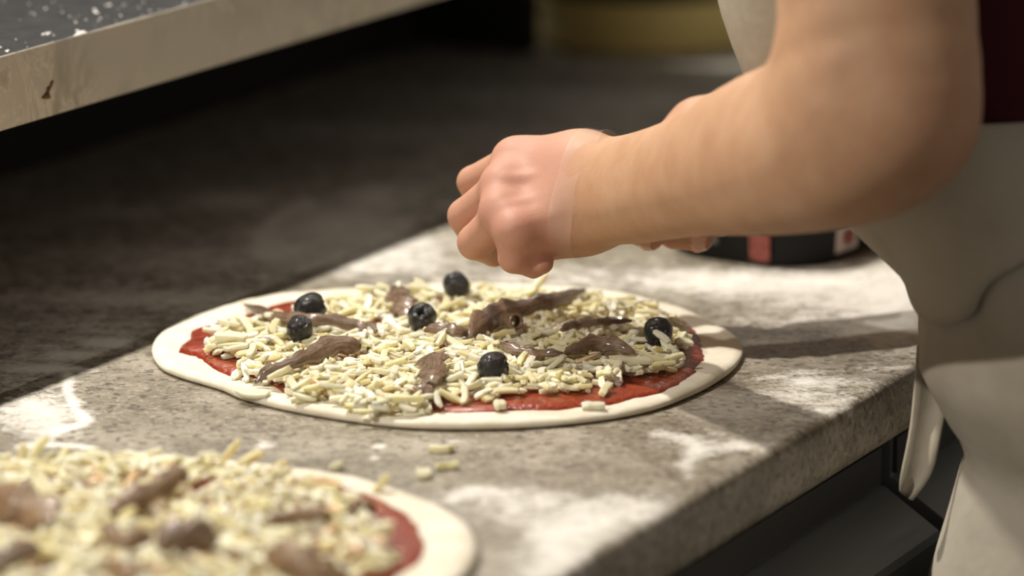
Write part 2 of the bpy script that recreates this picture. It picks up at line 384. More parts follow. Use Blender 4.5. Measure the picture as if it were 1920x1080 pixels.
DP = [(.94, .0, 0), (.985, .0003, 0), (.998, .0016, .1), (1.0, .003, .3), (.994, .0046, .6), (.975, .0056, 1), (.94, .0058, 1), (.88, .0056, 1), (.75, .0052, .6), (.4, .005, .3)]
SP = [(1.0, .0045, 0), (.995, .0060, .2), (.975, .0072, .6), (.9, .0076, 1), (.75, .0076, 1), (.4, .0075, 1)]
pz1 = empty('pizza', PZ(840, 668, H)); tag(pz1, 'unbaked pizza in the middle of the worktop under the hand', 'pizza', 'raw pizzas on the worktop')
dough1, o1 = disc('dough', g2(OUT1, .002), DP, pz1, DOUGH, .0011, 3, H)
def wavy(o, seed, amp, n=260):
    o = catmull(o, n); c = o.mean(0); w = Wob(seed, 7, 60); return [c + (q-c)*(1+amp*float(w(q[0], q[1]))) for q in o]
sauce1, os1 = disc('sauce', wavy(g2(SAU1, .006), 5, .012), SP, pz1, SAUCE, .0009, 9, H, 260)
c2d = np.array([-.193, 1.915])
OUTW2 = [c2d + .175*(1+.012*math.sin(2*a+1)+.008*math.sin(5*a))*np.array([math.cos(a), math.sin(a)]) for a in np.linspace(0, 2*math.pi, 40, False)]
pz2 = empty('pizza', (c2d[0], c2d[1], H)); tag(pz2, 'blurred unbaked pizza nearest the camera, cut off by the frame', 'pizza', 'raw pizzas on the worktop')
dough2, o2 = disc('dough', OUTW2, DP, pz2, DOUGH, .0011, 4, H)
SAUW2 = wavy([c2d + np.array([-.001, 0]) + .152*(1+.02*math.sin(3*a))*np.array([math.cos(a), math.sin(a)]) for a in np.linspace(0, 2*math.pi, 40, False)], 8, .014)
sauce2, os2 = disc('sauce', SAUW2, SP, pz2, SAUCE, .0009, 10, H, 260)
for o in (o1, o2): HM[inside(o, gx, gy)] = .0056
for o in (os1, os2): HM[inside(o, gx, gy)] = .0078
# shred shapes shared by all pieces
def shred_mesh(k):
    r = random.Random(100+k); sec = 5; vs = []; fs = []
    bend = r.uniform(-.16, .16); bz = r.uniform(-.10, .16); tw = r.uniform(-.5, .5)
    for i in range(sec):
        f = i/(sec-1); x = f-.5; sc = (.80 if i in (0, sec-1) else 1)*r.uniform(.9, 1.08)
        a0 = tw*x
        for (py, pz) in ((-.5, -.44), (-.42, -.5), (.43, -.5), (.5, -.40), (.5, .42), (.41, .5), (-.44, .5), (-.5, .42)):
            y, z = py*sc*r.uniform(.86, 1.10), pz*sc*r.uniform(.84, 1.10)
            vs.append((x + (r.uniform(-.03, .03) if i in (0, sec-1) else 0), y*math.cos(a0)-z*math.sin(a0)+bend*(4*x*x-.5)*2, z*math.cos(a0)+y*math.sin(a0)+bz*(4*x*x-.5)*1.4))
    n = 8
    for i in range(sec-1):
        for j in range(n): fs.append((i*n+j, i*n+(j+1) % n, (i+1)*n+(j+1) % n, (i+1)*n+j))
    fs.append(tuple(range(n))[::-1]); fs.append(tuple((sec-1)*n+j for j in range(n)))
    me = mesh('cheese_shred', [(-v[0], v[1], v[2]) for v in vs], [f for f in fs]); me.materials.append(CHEESE)
    me.polygons.foreach_set('use_smooth', [True]*len(me.polygons)); me.set_sharp_from_angle(angle=math.radians(36)); return me
CHS = mat('shredded_mozzarella_sauced', (.84, .58, .36), .35, sss=.5, ssr=(1, .7, .4), sscale=.004)
v_ = coords(CHS); setc(CHS, ramp(CHS, noise(CHS, v_, 1.6, 3), [(.35, (.88, .76, .52)), (.5, (.82, .56, .34)), (.68, (.70, .30, .13))]))
SH = [shred_mesh(k) for k in range(12)]
for me in SH[10:]: me.materials.clear(); me.materials.append(CHS)
SHV = []
for me in SH:
    a = np.zeros(len(me.vertices)*3); me.vertices.foreach_get('co', a); SHV.append(a.reshape(-1, 3))
SHF = [[tuple(p.vertices) for p in me.polygons] for me in SH]
def settle(x, y, L, w, h, yaw, extra=0.):
    """drop a shred on the pile: returns its matrix and raises the height map"""
    ca, sa = math.cos(yaw), math.sin(yaw); m = 7
    fx = np.linspace(-.5, .5, m)*L
    px = (x + fx[:, None]*ca - np.array([-.4, 0, .4])[None]*w*sa); py = (y + fx[:, None]*sa + np.array([-.4, 0, .4])[None]*w*ca)
    i = np.clip(((px-X0)/CELL).astype(int), 0, NX-1); j = np.clip(((py-Y0)/CELL).astype(int), 0, NY-1)
    hh = HM[i, j]; row = hh.max(1)
    za, zb = row[:3].max(), row[-3:].max()
    za, zb = np.clip(za, zb-.4*L, zb+.4*L), np.clip(zb, za-.4*L, za+.4*L)
    mid = (za+zb)*.25 + row[3]*.25 + hh.mean()*.25
    pit = math.atan2(zb-za, L)*.9 + extra
    zc = mid + h*.46 + abs(math.sin(extra))*L*.35
    top = zc + h*.42 + np.tan(np.clip(pit, -.7, .7))*fx
    HM[i, j] = np.maximum(hh, top[:, None]-.0006)
    return Matrix.Translation((x, y, H+zc)) @ Matrix.Rotation(yaw, 4, 'Z') @ Matrix.Rotation(-pit, 4, 'Y') @ Matrix.Rotation(random.uniform(-.5, .5), 4, 'X') @ Matrix.Diagonal((L, w, h, 1))
def shred_dims():
    return random.uniform(.0075, .0145)*random.choice([1, 1, 1, 1.25]), random.uniform(.0025, .0041), random.uniform(.0021, .0032)
def pile(poly, count, parent, seed, hill, bbox, keep=300, pot=None):
    out = []; w = Wob(seed, 5, 35); tries = 0
    while len(out) < count:
        x, y = random.uniform(bbox[0], bbox[1]), random.uniform(bbox[2], bbox[3])
        if not inside(poly, np.array(x), np.array(y)): continue
        tries += 1
        if tries > 60000: break
        if hm(x, y) > .0088+hill*(1.+.6*float(w(x, y))): continue
        L, wd, h = shred_dims(); yaw = random.uniform(0, math.pi*2)
        if random.random() < .12: L *= .6; wd *= .8
        ex = random.gauss(0, .16)
        out.append((settle(x, y, L, wd, h, yaw, ex), random.randrange(10) if random.random() > .05 else random.randrange(10, 12), L*wd))
    # the largest in view: last laid, nearest and in frame
    sc = []
    for k, (M, v, a) in enumerate(out):
        p = M.translation; u, vv, t = proj(p); cov = hm(p.x, p.y)-(p.z-H)
        s = a/(t*t)*math.exp(-max(cov, 0)/.0022) if (-20 < u < 1940 and -20 < vv < 1095) else 0
        sc.append((s, k))
    sc.sort(reverse=True); top = {k for s, k in sc[:keep]}
    inv = Matrix.Translation(-Vector(parent.location)); first = None
    bb = MB(); tone = []
    for k, (M, v, a) in enumerate(out):
        if k in top:
            if first is None: first = bpy.data.objects.new('cheese_shred', SH[v]); o = first
            else: o = first.copy(); o.data = SH[v]
            COL.objects.link(o); o.parent = parent; o.matrix_parent_inverse = inv; o.matrix_basis = M
        else:
            A = np.array(M); q = SHV[v] @ A[:3, :3].T + A[:3, 3]; bb.add(q.tolist(), SHF[v]); tone += [random.random()]*len(q)
    if bb.v:
        so = bb.build('shredded_cheese', CHEESE, parent); so['kind'] = 'stuff'; sharp(so, 36)
        at = so.data.attributes.new('tone', 'FLOAT', 'POINT'); at.data.foreach_set('value', np.array(tone, np.float32))
pile(g2(CHE1, .008), 1900, pz1, 21, .0032, (-.22, .14, 2.15, 2.65))
CHEW2 = wavy([np.array([-.216, 1.910]) + .158*np.array([math.cos(a), math.sin(a)]) for a in np.linspace(0, 2*math.pi, 40, False)], 12, .03)
pile(CHEW2, 2100, pz2, 22, .0034, (-.40, -.02, 1.74, 2.12))
# single pieces lying out on the rim and on the sauce
def single(parent, u, v, L, w, h, yaw, ex=0., lab=None):
    p = PZ(u, v, H+.009 if parent else H+.002)
    M = settle(p.x, p.y, L, w, h, yaw, ex); o = bpy.data.objects.new('cheese_shred', SH[random.randrange(10)]); COL.objects.link(o)
    if parent: o.parent = parent; o.matrix_parent_inverse = Matrix.Translation(-Vector(parent.location))
    o.matrix_basis = M
    if lab: tag(o, lab, 'cheese', 'cheese scraps dropped on the worktop')
    return o
SC.view_layers[0].update()
for a in ((472, 728, .020, .0055, .003, -.55), (760, 765, .021, .0048, .0034, .12), (1135, 735, .013, .0042, .0035, 1.2), (1112, 755, .012, .0045, .0035, .1), (937, 760, .006, .005, .004, .3),
          (1282, 655, .010, .004, .003, .2), (1215, 690, .022, .0045, .0035, -.1), (1180, 700, .022, .0042, .0035, .05), (430, 660, .016, .007, .006, .1), (700, 752, .014, .0045, .004, 1.4)): single(pz1, *a)
for a, lab in (((828, 841, .013, .006, .004, .1), 'cheese scrap on the granite just below the middle pizza'), ((838, 873, .012, .005, .004, .35), 'long cheese scrap on the granite between the two pizzas, nearer the near pizza'),
               ((795, 890, .007, .006, .005, .3), 'short stubby cheese scrap beside the right rim of the near pizza'), ((632, 873, .006, .005, .004, .8), 'tiny cheese crumb beyond the near pizza, leftmost crumb on the granite')): single(None, *a, lab=lab)
for (u, v, L, ex) in ((40, 862, .014, 1.0), (74, 852, .014, .9), (275, 850, .016, .35), (430, 842, .017, .9), (470, 862, .014, .7), (715, 893, .011, .8), (520, 866, .012, .5), (1012, 545, .013, 1.0)):
    p1 = pz2 if v > 800 else pz1
    p = PZ(u, v+14, H+.010); M = settle(p.x, p.y, L, .0045, .0035, random.uniform(-.4, .4), ex)
    o = bpy.data.objects.new('cheese_shred', SH[2]); COL.objects.link(o); o.parent = p1; o.matrix_parent_inverse = Matrix.Translation(-Vector(p1.location)); o.matrix_basis = M

def blurred(k):
    B = HM.copy()
    for ax in (0, 1):
        q = np.cumsum(np.pad(B, [(k+1, k) if a == ax else (0, 0) for a in (0, 1)], mode='edge'), axis=ax)
        B = (np.take(q, range(2*k+1, q.shape[ax]), ax)-np.take(q, range(0, q.shape[ax]-2*k-1), ax))/(2*k+1)
    return B
HB = blurred(5)
HB = np.maximum(HB, blurred(2)*.9)
def hb(x, y):
    i, j = int((x-X0)/CELL), int((y-Y0)/CELL)
    return HB[i, j] if 0 <= i < NX and 0 <= j < NY else 0.
# ------------------------------------------------------------------ anchovies
def anchovy(pts, w, th, tilt, label, m=ANCH, group='anchovy fillets on the middle pizza', seed=0, roll=0., wp=(.8, 1.1, .9)):
    n = 30; path = []
    for u, v, lift in catmull(pts, n, False):
        z = H+.012
        for _ in range(6):
            p = PZ(u, v, z); z = z*.4 + .6*(H + hb(p.x, p.y) + .0012 + lift)
        p = PZ(u, v, z); path.append(Vector((p.x, p.y, z)))
    for _ in range(8): path = [path[0]] + [(path[i-1]+path[i]*2+path[i+1])/4 for i in range(1, n-1)] + [path[-1]]
    r = np.random.default_rng(seed); rings = []
    wn = np.convolve(r.normal(0, 1, n+8), np.ones(5)/5, 'valid')[:n]
    tnn = np.convolve(r.normal(0, 1, n+8), np.ones(7)/7, 'valid')[:n]
    h_ = 10; cs = [math.cos(math.pi*k/h_) for k in range(h_+1)]; rib = []
    q1, q2, q3 = r.uniform(0, 6.28, 3)
    for i in range(n):
        f = i/(n-1); T = (path[min(i+1, n-1)]-path[max(i-1, 0)]).normalized()
        Sd = T.cross(Vector((0, 0, 1))).normalized()
        if Sd.y > 0 and abs(T.x) > .2: Sd = -Sd
        ti = math.radians(tilt)*(1+.22*tnn[i]+.18*math.sin(5*f+q1)) + math.radians(roll)*(f-.5)
        Up = Sd.cross(T); Up = Up if Up.z > 0 else -Up
        Wd = Sd*math.cos(ti) - Up*math.sin(ti); Nn = Sd*math.sin(ti) + Up*math.cos(ti)
        wpr = float(np.interp(f, np.linspace(0, 1, len(wp)), wp))
        ww = w*.5*(1+.16*wn[i])*min(1, (.30+6.*min(f, 1-f)))*wpr
        t2 = th*.5*min(1, .35+5*min(f, 1-f)); ctr = path[i] + Vector((0, 0, abs(math.sin(ti))*ww*.55 + th*.2))
        e_top, e_bot = 1+.16*math.sin(23*f+q2)+.10*math.sin(51*f+q3), 1+.16*math.sin(19*f+q3)+.10*math.sin(47*f+q1)
        ring = []
        for k in list(range(h_+1)) + list(range(h_-1, 0, -1)):
            c_ = cs[k]; top = len(ring) <= h_; env = max(0, 1-c_*c_)**.55
            hgt = t2*env*(1.05+.22*math.cos(2.6*math.pi*c_+q1)+.10*math.sin(17*f+4*c_)) if top else -t2*.45*env
            curl = -.22*ww*c_*c_ + .10*ww*math.sin(7*f+q2)*c_
            ring.append(ctr + Wd*(ww*c_*(e_bot if c_ > 0 else e_top)) + Nn*(hgt + curl)); rib += [(c_*5 + seed*3.1, f*len(pts)*1.1, seed*7.7)]
        rings.append(ring)
    b = MB(); b.loft(rings); o = b.build('anchovy_fillet', m)
    ra = o.data.attributes.new('ribbon', 'FLOAT_VECTOR', 'POINT'); ra.data.foreach_set('vector', np.array(rib, np.float32).ravel())
    base = o.data; c = sum(path, Vector())/n; base.transform(Matrix.Translation(-c)); o.location = c
    return tag(o, label, 'anchovy', group)
anchovy([(455, 572, .001), (480, 585, .001), (515, 603, .001), (555, 604, .004), (600, 603, .006), (650, 612, .004), (685, 617, .003), (706, 626, .002)], .0085, .0030, 48, 'long brown anchovy fillet running behind the two leftmost olives', wp=(.35, .8, .95, .9, 1.05, .9), seed=1)
anchovy([(478, 722, .000), (505, 703, .001), (540, 692, .002), (580, 678, .003), (615, 660, .004), (650, 652, .004), (677, 656, .003)], .0105, .0032, 55, 'brown anchovy fillet in front of the leftmost olives, tail on the sauce', wp=(.55, .7, .75, 1.15, 1.25, 1.), seed=2)
anchovy([(737, 538, .004), (746, 556, .004), (757, 578, .003), (770, 592, .002)], .0135, .0034, 15, 'short broad anchovy piece standing up behind the pitted olive', seed=3)
anchovy([(795, 622, .004), (830, 622, .004), (860, 627, .003), (890, 629, .002)], .0075, .0030, 45, 'small anchovy strip just right of the pitted olive', seed=4)
anchovy([(880, 640, .000), (905, 622, .002), (935, 600, .004), (975, 588, .005), (1015, 580, .005), (1055, 564, .004), (1097, 547, .003)], .0125, .0036, 55, 'largest anchovy fillet, crossing the centre with a rolled hollow end', wp=(.9, 1.25, 1.1, .85, .8, .55), seed=5)
anchovy([(806, 668, .006), (812, 690, .005), (806, 715, .003), (795, 742, .000)], .0135, .0036, 12, 'dark wide anchovy piece hanging down to the front sauce', wp=(1.05, 1.1, .8, 1.1), seed=6)
anchovy([(1050, 622, .003), (1085, 612, .004), (1130, 607, .004), (1185, 604, .003)], .0054, .0026, 50, 'thin flat anchovy strip left of the rightmost olive', seed=7)
anchovy([(938, 648, .003), (965, 662, .002), (1005, 668, .002), (1055, 664, .003)], .0070, .0030, 50, 'twisted anchovy tail behind the front olive', wp=(1., .9, .8, .5), seed=8)
anchovy([(1055, 668, .002), (1085, 658, .004), (1120, 652, .005), (1155, 656, .005), (1190, 664, .003)], .0078, .0032, 55, 'glistening anchovy fillet between the front olive and the rightmost olive', wp=(.5, .9, 1.2, 1.05, .6), seed=9)
# rolled end of the largest fillet: a short hollow curl
b = MB(); c0 = PZ(962, 603, H+.021); rings = []
ax = Vector((.35, -.9, .25)).normalized(); e1 = ax.cross(Vector((0, 0, 1))).normalized(); e2 = e1.cross(ax)
for (rr, l) in ((.0022, .001), (.0028, -.0055), (.0036, -.006), (.0043, -.0045), (.0044, .004), (.0048, .012)):
    rings.append([c0 - ax*l*1.0 + (e1*math.cos(a)*rr*1.05 + e2*math.sin(a)*rr*1.15) for a in [2*math.pi*k/16 for k in range(16)]])
b.loft(rings[::-1], True, False)
big_fillet = [o for o in bpy.data.objects if o.get('label', '').startswith('largest anchovy')][0]
ro = b.build('rolled_end', ANCH); ro.parent = big_fillet; ro.matrix_parent_inverse = Matrix.Translation(-Vector(big_fillet.location))
G2 = 'anchovy fillets on the near pizza'
A2 = lambda pts, w, th, tilt, label, seed: anchovy(pts, w, th, tilt, label, ANCH2 if seed not in (24, 26) else ANCH, G2, seed)
A2([(-60, 935, .005), (0, 948, .006), (45, 962, .006), (95, 985, .004)], .019, .004, 38, 'wide golden anchovy at the left border of the near pizza', 21)
A2([(205, 968, .003), (250, 952, .004), (290, 930, .006), (325, 905, .008), (350, 888, .008)], .0115, .004, 45, 'anchovy slanting up to the right near the far rim of the near pizza', 22)
A2([(190, 992, .004), (215, 1015, .004), (245, 1022, .004), (285, 1008, .004)], .009, .0035, 50, 'small curved anchovy left of the shiny rolled one on the near pizza', 23)
A2([(292, 1026, .006), (330, 1022, .007), (370, 1022, .007), (408, 1018, .006)], .0165, .005, 60, 'short thick anchovy with two bright highlights on the near pizza', 24)
A2([(500, 1036, .004), (540, 1066, .004), (600, 1085, .003), (660, 1100, .002)], .016, .004, 45, 'large anchovy at the bottom border, near the sauce patch', 25)
A2([(-20, 1078, .006), (20, 1055, .006), (72, 1030, .004)], .010, .004, 45, 'anchovy in the bottom left corner of the near pizza', 26)
A2([(500, 985, .002), (540, 975, .003), (590, 970, .003), (625, 972, .002)], .008, .0035, 40, 'half buried anchovy in the middle of the near pizza', 27)
A2([(650, 950, .002), (680, 955, .002), (705, 958, .001)], .007, .003, 35, 'little anchovy scrap close to the right rim of the near pizza', 28)
A2([(205, 1062, .006), (225, 1078, .006), (245, 1100, .005)], .012, .004, 30, 'anchovy tip poking up at the bottom border of the near pizza', 29)

# ------------------------------------------------------------------ olives
def olive(u, v, rpx, pole, label, seed, elong=1.1):
    z = H+.02
    for _ in range(7):
        p = PZ(u, v, z); t = proj(p)[2]; r = rpx*t/FPX; z = z*.4 + .6*max(H + hb(p.x, p.y) + r*.92, H + .0075 + r*.9)
    p = PZ(u, v, z)
    w = np.random.default_rng(seed); ph = w.uniform(0, 6.28, 8); nu, nv = 32, 20; vs = []; fs = []
    for i in range(nv+1):
        th = math.pi*i/nv
        for k in range(nu):
            a = 2*math.pi*k/nu
            wr = .030*math.sin(5*a+ph[0]+1.6*math.sin(2*th+ph[2]))*math.sin(th) + .022*math.sin(9*a+ph[1]+2*th) + .02*math.sin(4*th+3*a+ph[3])
            dim = 1 - .42*math.exp(-(th/.30)**2)*(1+.35*math.sin(5*a+ph[4])) - .12*math.exp(-((math.pi-th)/.25)**2)
            q = r*(1+wr)
            vs.append((q*math.sin(th)*math.cos(a), q*math.sin(th)*math.sin(a), q*elong*math.cos(th)*dim))
    for i in range(nv):
        for k in range(nu): fs.append((i*nu+k, (i+1)*nu+k, (i+1)*nu+(k+1) % nu, i*nu+(k+1) % nu))
    o = link('black_olive', mesh('black_olive', vs, fs), OLIVE); o.location = (p.x, p.y, z)
    o.rotation_mode = 'QUATERNION'; o.rotation_quaternion = Vector(pole).normalized().to_track_quat('Z', 'Y')
    return tag(o, label, 'olive', 'black olives on the middle pizza')
olive(856, 536, 25, (.3, -.3, -.6), 'black olive at the far rim of the pizza, below the fist', 1)
olive(582, 578, 29, (.9, .2, .3), 'black olive behind the long left anchovy', 2)
olive(562, 616, 25, (.2, .9, -.1), 'black olive in front of the long left anchovy', 3, 1.15)
olive(791, 595, 28, (-.12, -.75, .62), 'black olive showing its puckered pit hole', 4, 1.0)
olive(1234, 622, 28, (.3, .8, .3), 'rightmost black olive, beside the bare sauce', 5)
olive(925, 688, 29, (.95, -.2, .25), 'frontmost black olive, nearest the front crust', 6, 1.06)

# ------------------------------------------------------------------ black tray, tub and bowl at the back
def rrect(cx, cy, hx, hy, r, rot, n=8):
    out = []
    for qx, qy, a0 in ((1, 1, 0), (-1, 1, 90), (-1, -1, 180), (1, -1, 270)):
        for k in range(n+1):
            a = math.radians(a0+90*k/n); x, y = qx*(hx-r)+r*math.cos(a), qy*(hy-r)+r*math.sin(a)
            out.append((cx+x*math.cos(rot)-y*math.sin(rot), cy+x*math.sin(rot)+y*math.cos(rot)))
    return out
rot = math.radians(56); hx, hy = .075, .055
cdir = Vector((math.cos(rot), math.sin(rot))); ldir = Vector((-math.sin(rot), math.cos(rot)))
cnr = Vector((.178, 2.532)); tc = cnr + cdir*hx + ldir*hy
tray = empty('plastic_tray', (tc.x, tc.y, H)); tag(tray, 'black plastic tray with red and white labels behind the forearm', 'tray')
b = MB(); TH = .0275
prof_t = [(-.004, .0005), (.0, .003), (.0015, TH-.004), (.0042, TH-.003), (.0045, TH), (.0015, TH+.0004), (-.001, TH-.001), (-.0035, .004), (-.006, .0025)]
b.loft([[(x, y, H+z) for x, y in rrect(tc.x, tc.y, hx+d_, hy+d_, .035+d_, rot)] for d_, z in prof_t], True, True)
sharp(b.build('body', PLAS, tray), 50)
b = MB(); 
b.loft([[(x, y, H+z) for x, y in rrect(tc.x, tc.y, hx+d_, hy+d_, .035+d_, rot)] for d_, z in ((.0046, TH-.0005), (.0052, TH+.0001), (.0046, TH+.0007))], True, False)
m = mat('clear_rim', (.55, .52, .47), .25); b.build('film_edge', m, tray)
def tray_label(face, f0, f1, z0, z1, m):
    b = MB(); pts = []
    for f, z in ((f0, z0), (f1, z0), (f1, z1), (f0, z1)):
        off = .0008 + .0015*(z/TH)
        q = tc - ldir*(hy+off) + cdir*f if face == 0 else tc - cdir*(hx+off) + ldir*f
        pts.append(Vector((q.x, q.y, H+z)))
    nrm = -ldir if face == 0 else -cdir; nv = Vector((nrm.x, nrm.y, 0))*.0006
    b.loft([pts, [p+nv for p in pts]]); return b.build('label', m, tray, False)
LW = tray_label(0, -.040, -.014, .006, .022, LABW); LW['label'] = 'white label with red print'
b = MB(); q0 = tc - ldir*(hy+.0035); b.loft([[Vector((*(q0+cdir*(-.027+.006*math.cos(a))-ldir*l), H+.015+.005*math.sin(a))) for a in np.linspace(0, 6.28, 14)[:-1]] for l in (0, .0006)]); b.build('emblem', LABR, LW)
LR = tray_label(1, -.031, -.017, .004, .022, LABR); LR['label'] = 'red label'
LG = tray_label(1, .006, .030, .011, .020, LABG); LG['label'] = 'faint grey print'
def tubmesh(name, cx, cy, prof_, m, parent, n=40):
    b = MB(); b.loft([[(cx+r*TS*math.cos(a), cy+r*TS*math.sin(a), H+z) for a in np.linspace(0, 2*math.pi, n, False)] for r, z in prof_], True, True); return sharp(b.build(name, m, parent), 40)
tp = PZ(1206, 26, H+.02); TS = 1.12; 
tub = empty('cream_tub', (tp.x, tp.y, H)); tag(tub, 'blurred cream yellow round tub on the far end of the worktop', 'tub')
tubmesh('body', tp.x, tp.y, [(.074, .0005), (.078, .003), (.088, .040), (.090, .041), (.091, .043), (.088, .0435), (.084, .041), (.076, .006)], TUBY, tub)
bowl = empty('grey_bowl', (tp.x, tp.y, H+.008)); tag(bowl, 'blurred dark grey bowl sitting in the cream tub', 'bowl')
tubmesh('body', tp.x, tp.y, [(.062, .0075), (.072, .012), (.0815, .036), (.084, .046), (.086, .085), (.088, .100), (.090, .102), (.087, .103), (.084, .098), (.072, .02)], TUBG, bowl)

# ------------------------------------------------------------------ signed distance modelling for the person
def smin(a, b, k):
    h = np.maximum(k-np.abs(a-b), 0)/k; return np.minimum(a, b)-h*h*k*.25
def cone(p, a, b, ra, rb):
    a, b = np.array(a), np.array(b); ba = b-a; l2 = max(float(ba @ ba), 1e-12)
    q = p-a; h = np.clip((q @ ba)/l2, 0, 1); return np.linalg.norm(q-h[:, None]*ba, axis=1)-(ra+h*(rb-ra))
def chain(p, pts, k, sub=0):
    d = None
    if sub:
        q = catmull([list(a)+[r] for a, r in pts], sub*(len(pts)-1)+1, False); pts = [(x[:3], x[3]) for x in q]; k = 1e-6
    for (a, ra), (b, rb) in zip(pts[:-1], pts[1:]):
        c = cone(p, a, b, ra, rb); d = c if d is None else smin(d, c, k)
    return d
def polygonise(f, lo, hi, h, margin=.02, bs_=24):
    lo = np.array(lo); n = np.ceil((np.array(hi)-lo)/h).astype(int)+1
    Vv = np.full(n, 1., np.float32)
    for i in range(0, n[0], bs_):
        for j in range(0, n[1], bs_):
            for k in range(0, n[2], bs_):
                e = np.minimum([i+bs_, j+bs_, k+bs_], n); c = lo+(np.array([i, j, k])+e-1)*.5*h
                fc = f(c[None])[0]
                if abs(fc) > bs_*h*.87+margin: Vv[i:e[0], j:e[1], k:e[2]] = fc; continue
                g = np.stack(np.meshgrid(np.arange(i, e[0]), np.arange(j, e[1]), np.arange(k, e[2]), indexing='ij'), -1)
                Vv[i:e[0], j:e[1], k:e[2]] = f(lo+g.reshape(-1, 3)*h).reshape(g.shape[:3])
    s = Vv < 0
    corner = [(a, b, c) for a in (0, 1) for b in (0, 1) for c in (0, 1)]
    cnt = sum(s[a:n[0]-1+a, b:n[1]-1+b, c:n[2]-1+c].astype(np.int8) for a, b, c in corner)
    act = np.argwhere((cnt > 0) & (cnt < 8))
    vals = np.stack([Vv[act[:, 0]+a, act[:, 1]+b, act[:, 2]+c] for a, b, c in corner], 1)
    pos = np.zeros((len(act), 3)); num = np.zeros(len(act)); cr = np.array(corner, float)
    for x in range(8):
        for y in range(x+1, 8):
            if np.abs(cr[x]-cr[y]).sum() != 1: continue
            m = (vals[:, x] < 0) != (vals[:, y] < 0)
            t = np.where(m, vals[:, x]/np.where(m, vals[:, x]-vals[:, y], 1), 0)
            pos += m[:, None]*(cr[x]+t[:, None]*(cr[y]-cr[x])); num += m
    vert = lo+(act+pos/num[:, None])*h
    for _ in range(2):
        e = h*.3; f0 = f(vert); g = np.stack([f(vert+np.eye(3)[a]*e)-f0 for a in range(3)], 1)/e
        g /= np.maximum(np.linalg.norm(g, axis=1, keepdims=True), 1e-6); vert = vert-np.clip(f0, -h*.6, h*.6)[:, None]*g
    ix = np.full(n, -1); ix[act[:, 0], act[:, 1], act[:, 2]] = np.arange(len(act)); faces = []
    for ax in range(3):
        o1, o2 = [(1, 2), (2, 0), (0, 1)][ax]
        sl0 = [slice(None)]*3; sl1 = [slice(None)]*3; sl0[ax] = slice(0, -1); sl1[ax] = slice(1, None)
        A, B = s[tuple(sl0)], s[tuple(sl1)]
        e = np.argwhere(A != B); e = e[(e[:, o1] > 0) & (e[:, o2] > 0)]
        flip = A[e[:, 0], e[:, 1], e[:, 2]]
        def ci(d1, d2):
            q = e.copy(); q[:, o1] -= d1; q[:, o2] -= d2; return ix[q[:, 0], q[:, 1], q[:, 2]]
        Q = np.stack([ci(1, 1), ci(0, 1), ci(0, 0), ci(1, 0)], 1); Q[~flip] = Q[~flip][:, ::-1]
        Q = Q[(Q >= 0).all(1)]; faces.append(Q)
    return vert, np.concatenate(faces)
A_ = lambda u, v, t, r: (np.array(P(u, v, t)), r)
# left arm and hand
PALM = [[A_(1090, 320, 2.350, .0163), A_(968, 308, 2.368, .0118)], [A_(1060, 318, 2.352, .0152), A_(1010, 311, 2.358, .0138)], [A_(1095, 345, 2.345, .016), A_(948, 352, 2.350, .0122)],
        [A_(1095, 380, 2.336, .016), A_(948, 402, 2.334, .0118)], [A_(1095, 402, 2.330, .0146), A_(975, 440, 2.320, .0112)],
        [A_(1095, 405, 2.345, .0145), A_(1018, 446, 2.342, .0125)], [A_(1075, 345, 2.375, .018), A_(985, 370, 2.375, .014)]]
KNUCK = [A_(962, 296, 2.362, .0105), A_(941, 346, 2.343, .0112), A_(938, 396, 2.328, .0108), A_(967, 434, 2.3135, .0100)]
FING = [[A_(966, 306, 2.372, .0112), A_(887, 341, 2.388, .0088), A_(906, 392, 2.410, .0080), A_(938, 425, 2.408, .0068)],
        [A_(944, 354, 2.352, .0118), A_(873, 405, 2.366, .0098), A_(896, 452, 2.392, .0086), A_(930, 462, 2.400, .0072)],
        [A_(944, 405, 2.336, .0114), A_(891, 454, 2.348, .0097), A_(926, 474, 2.374, .0076), A_(952, 462, 2.392, .0066)],
        [A_(970, 440, 2.321, .0110), A_(964, 482, 2.322, .0087), A_(1000, 499, 2.328, .0064), A_(1016, 492, 2.324, .0065)],
        [A_(1065, 350, 2.385, .0165), A_(1000, 395, 2.415, .0112), A_(955, 432, 2.422, .0094), A_(928, 452, 2.420, .0074)]]
TEND = [[A_(1085, 330, 2.3285, .0022), A_(950, 338, 2.3345, .0026)], [A_(1090, 360, 2.3265, .0018), A_(948, 392, 2.3190, .0022)], [A_(1062, 322, 2.3292, .0016), A_(1005, 352, 2.3300, .0018)]]
ARM = [[A_(1100, 316, 2.342, .0165), A_(1190, 315, 2.300, .0185), A_(1300, 292, 2.240, .0225), A_(1440, 240, 2.170, .0300), A_(1600, 215, 2.105, .0370)],
       [A_(1100, 406, 2.332, .0158), A_(1190, 392, 2.288, .0184), A_(1300, 366, 2.225, .0210), A_(1450, 330, 2.150, .0300), A_(1570, 290, 2.100, .0345), A_(1665, 232, 2.080, .0315)]]
UPPER = [A_(1672, 190, 2.085, .0370), A_(1650, 20, 2.090, .0475), A_(1600, -250, 2.110, .052), A_(1480, -620, 2.170, .055), A_(1390, -850, 2.230, .058)]
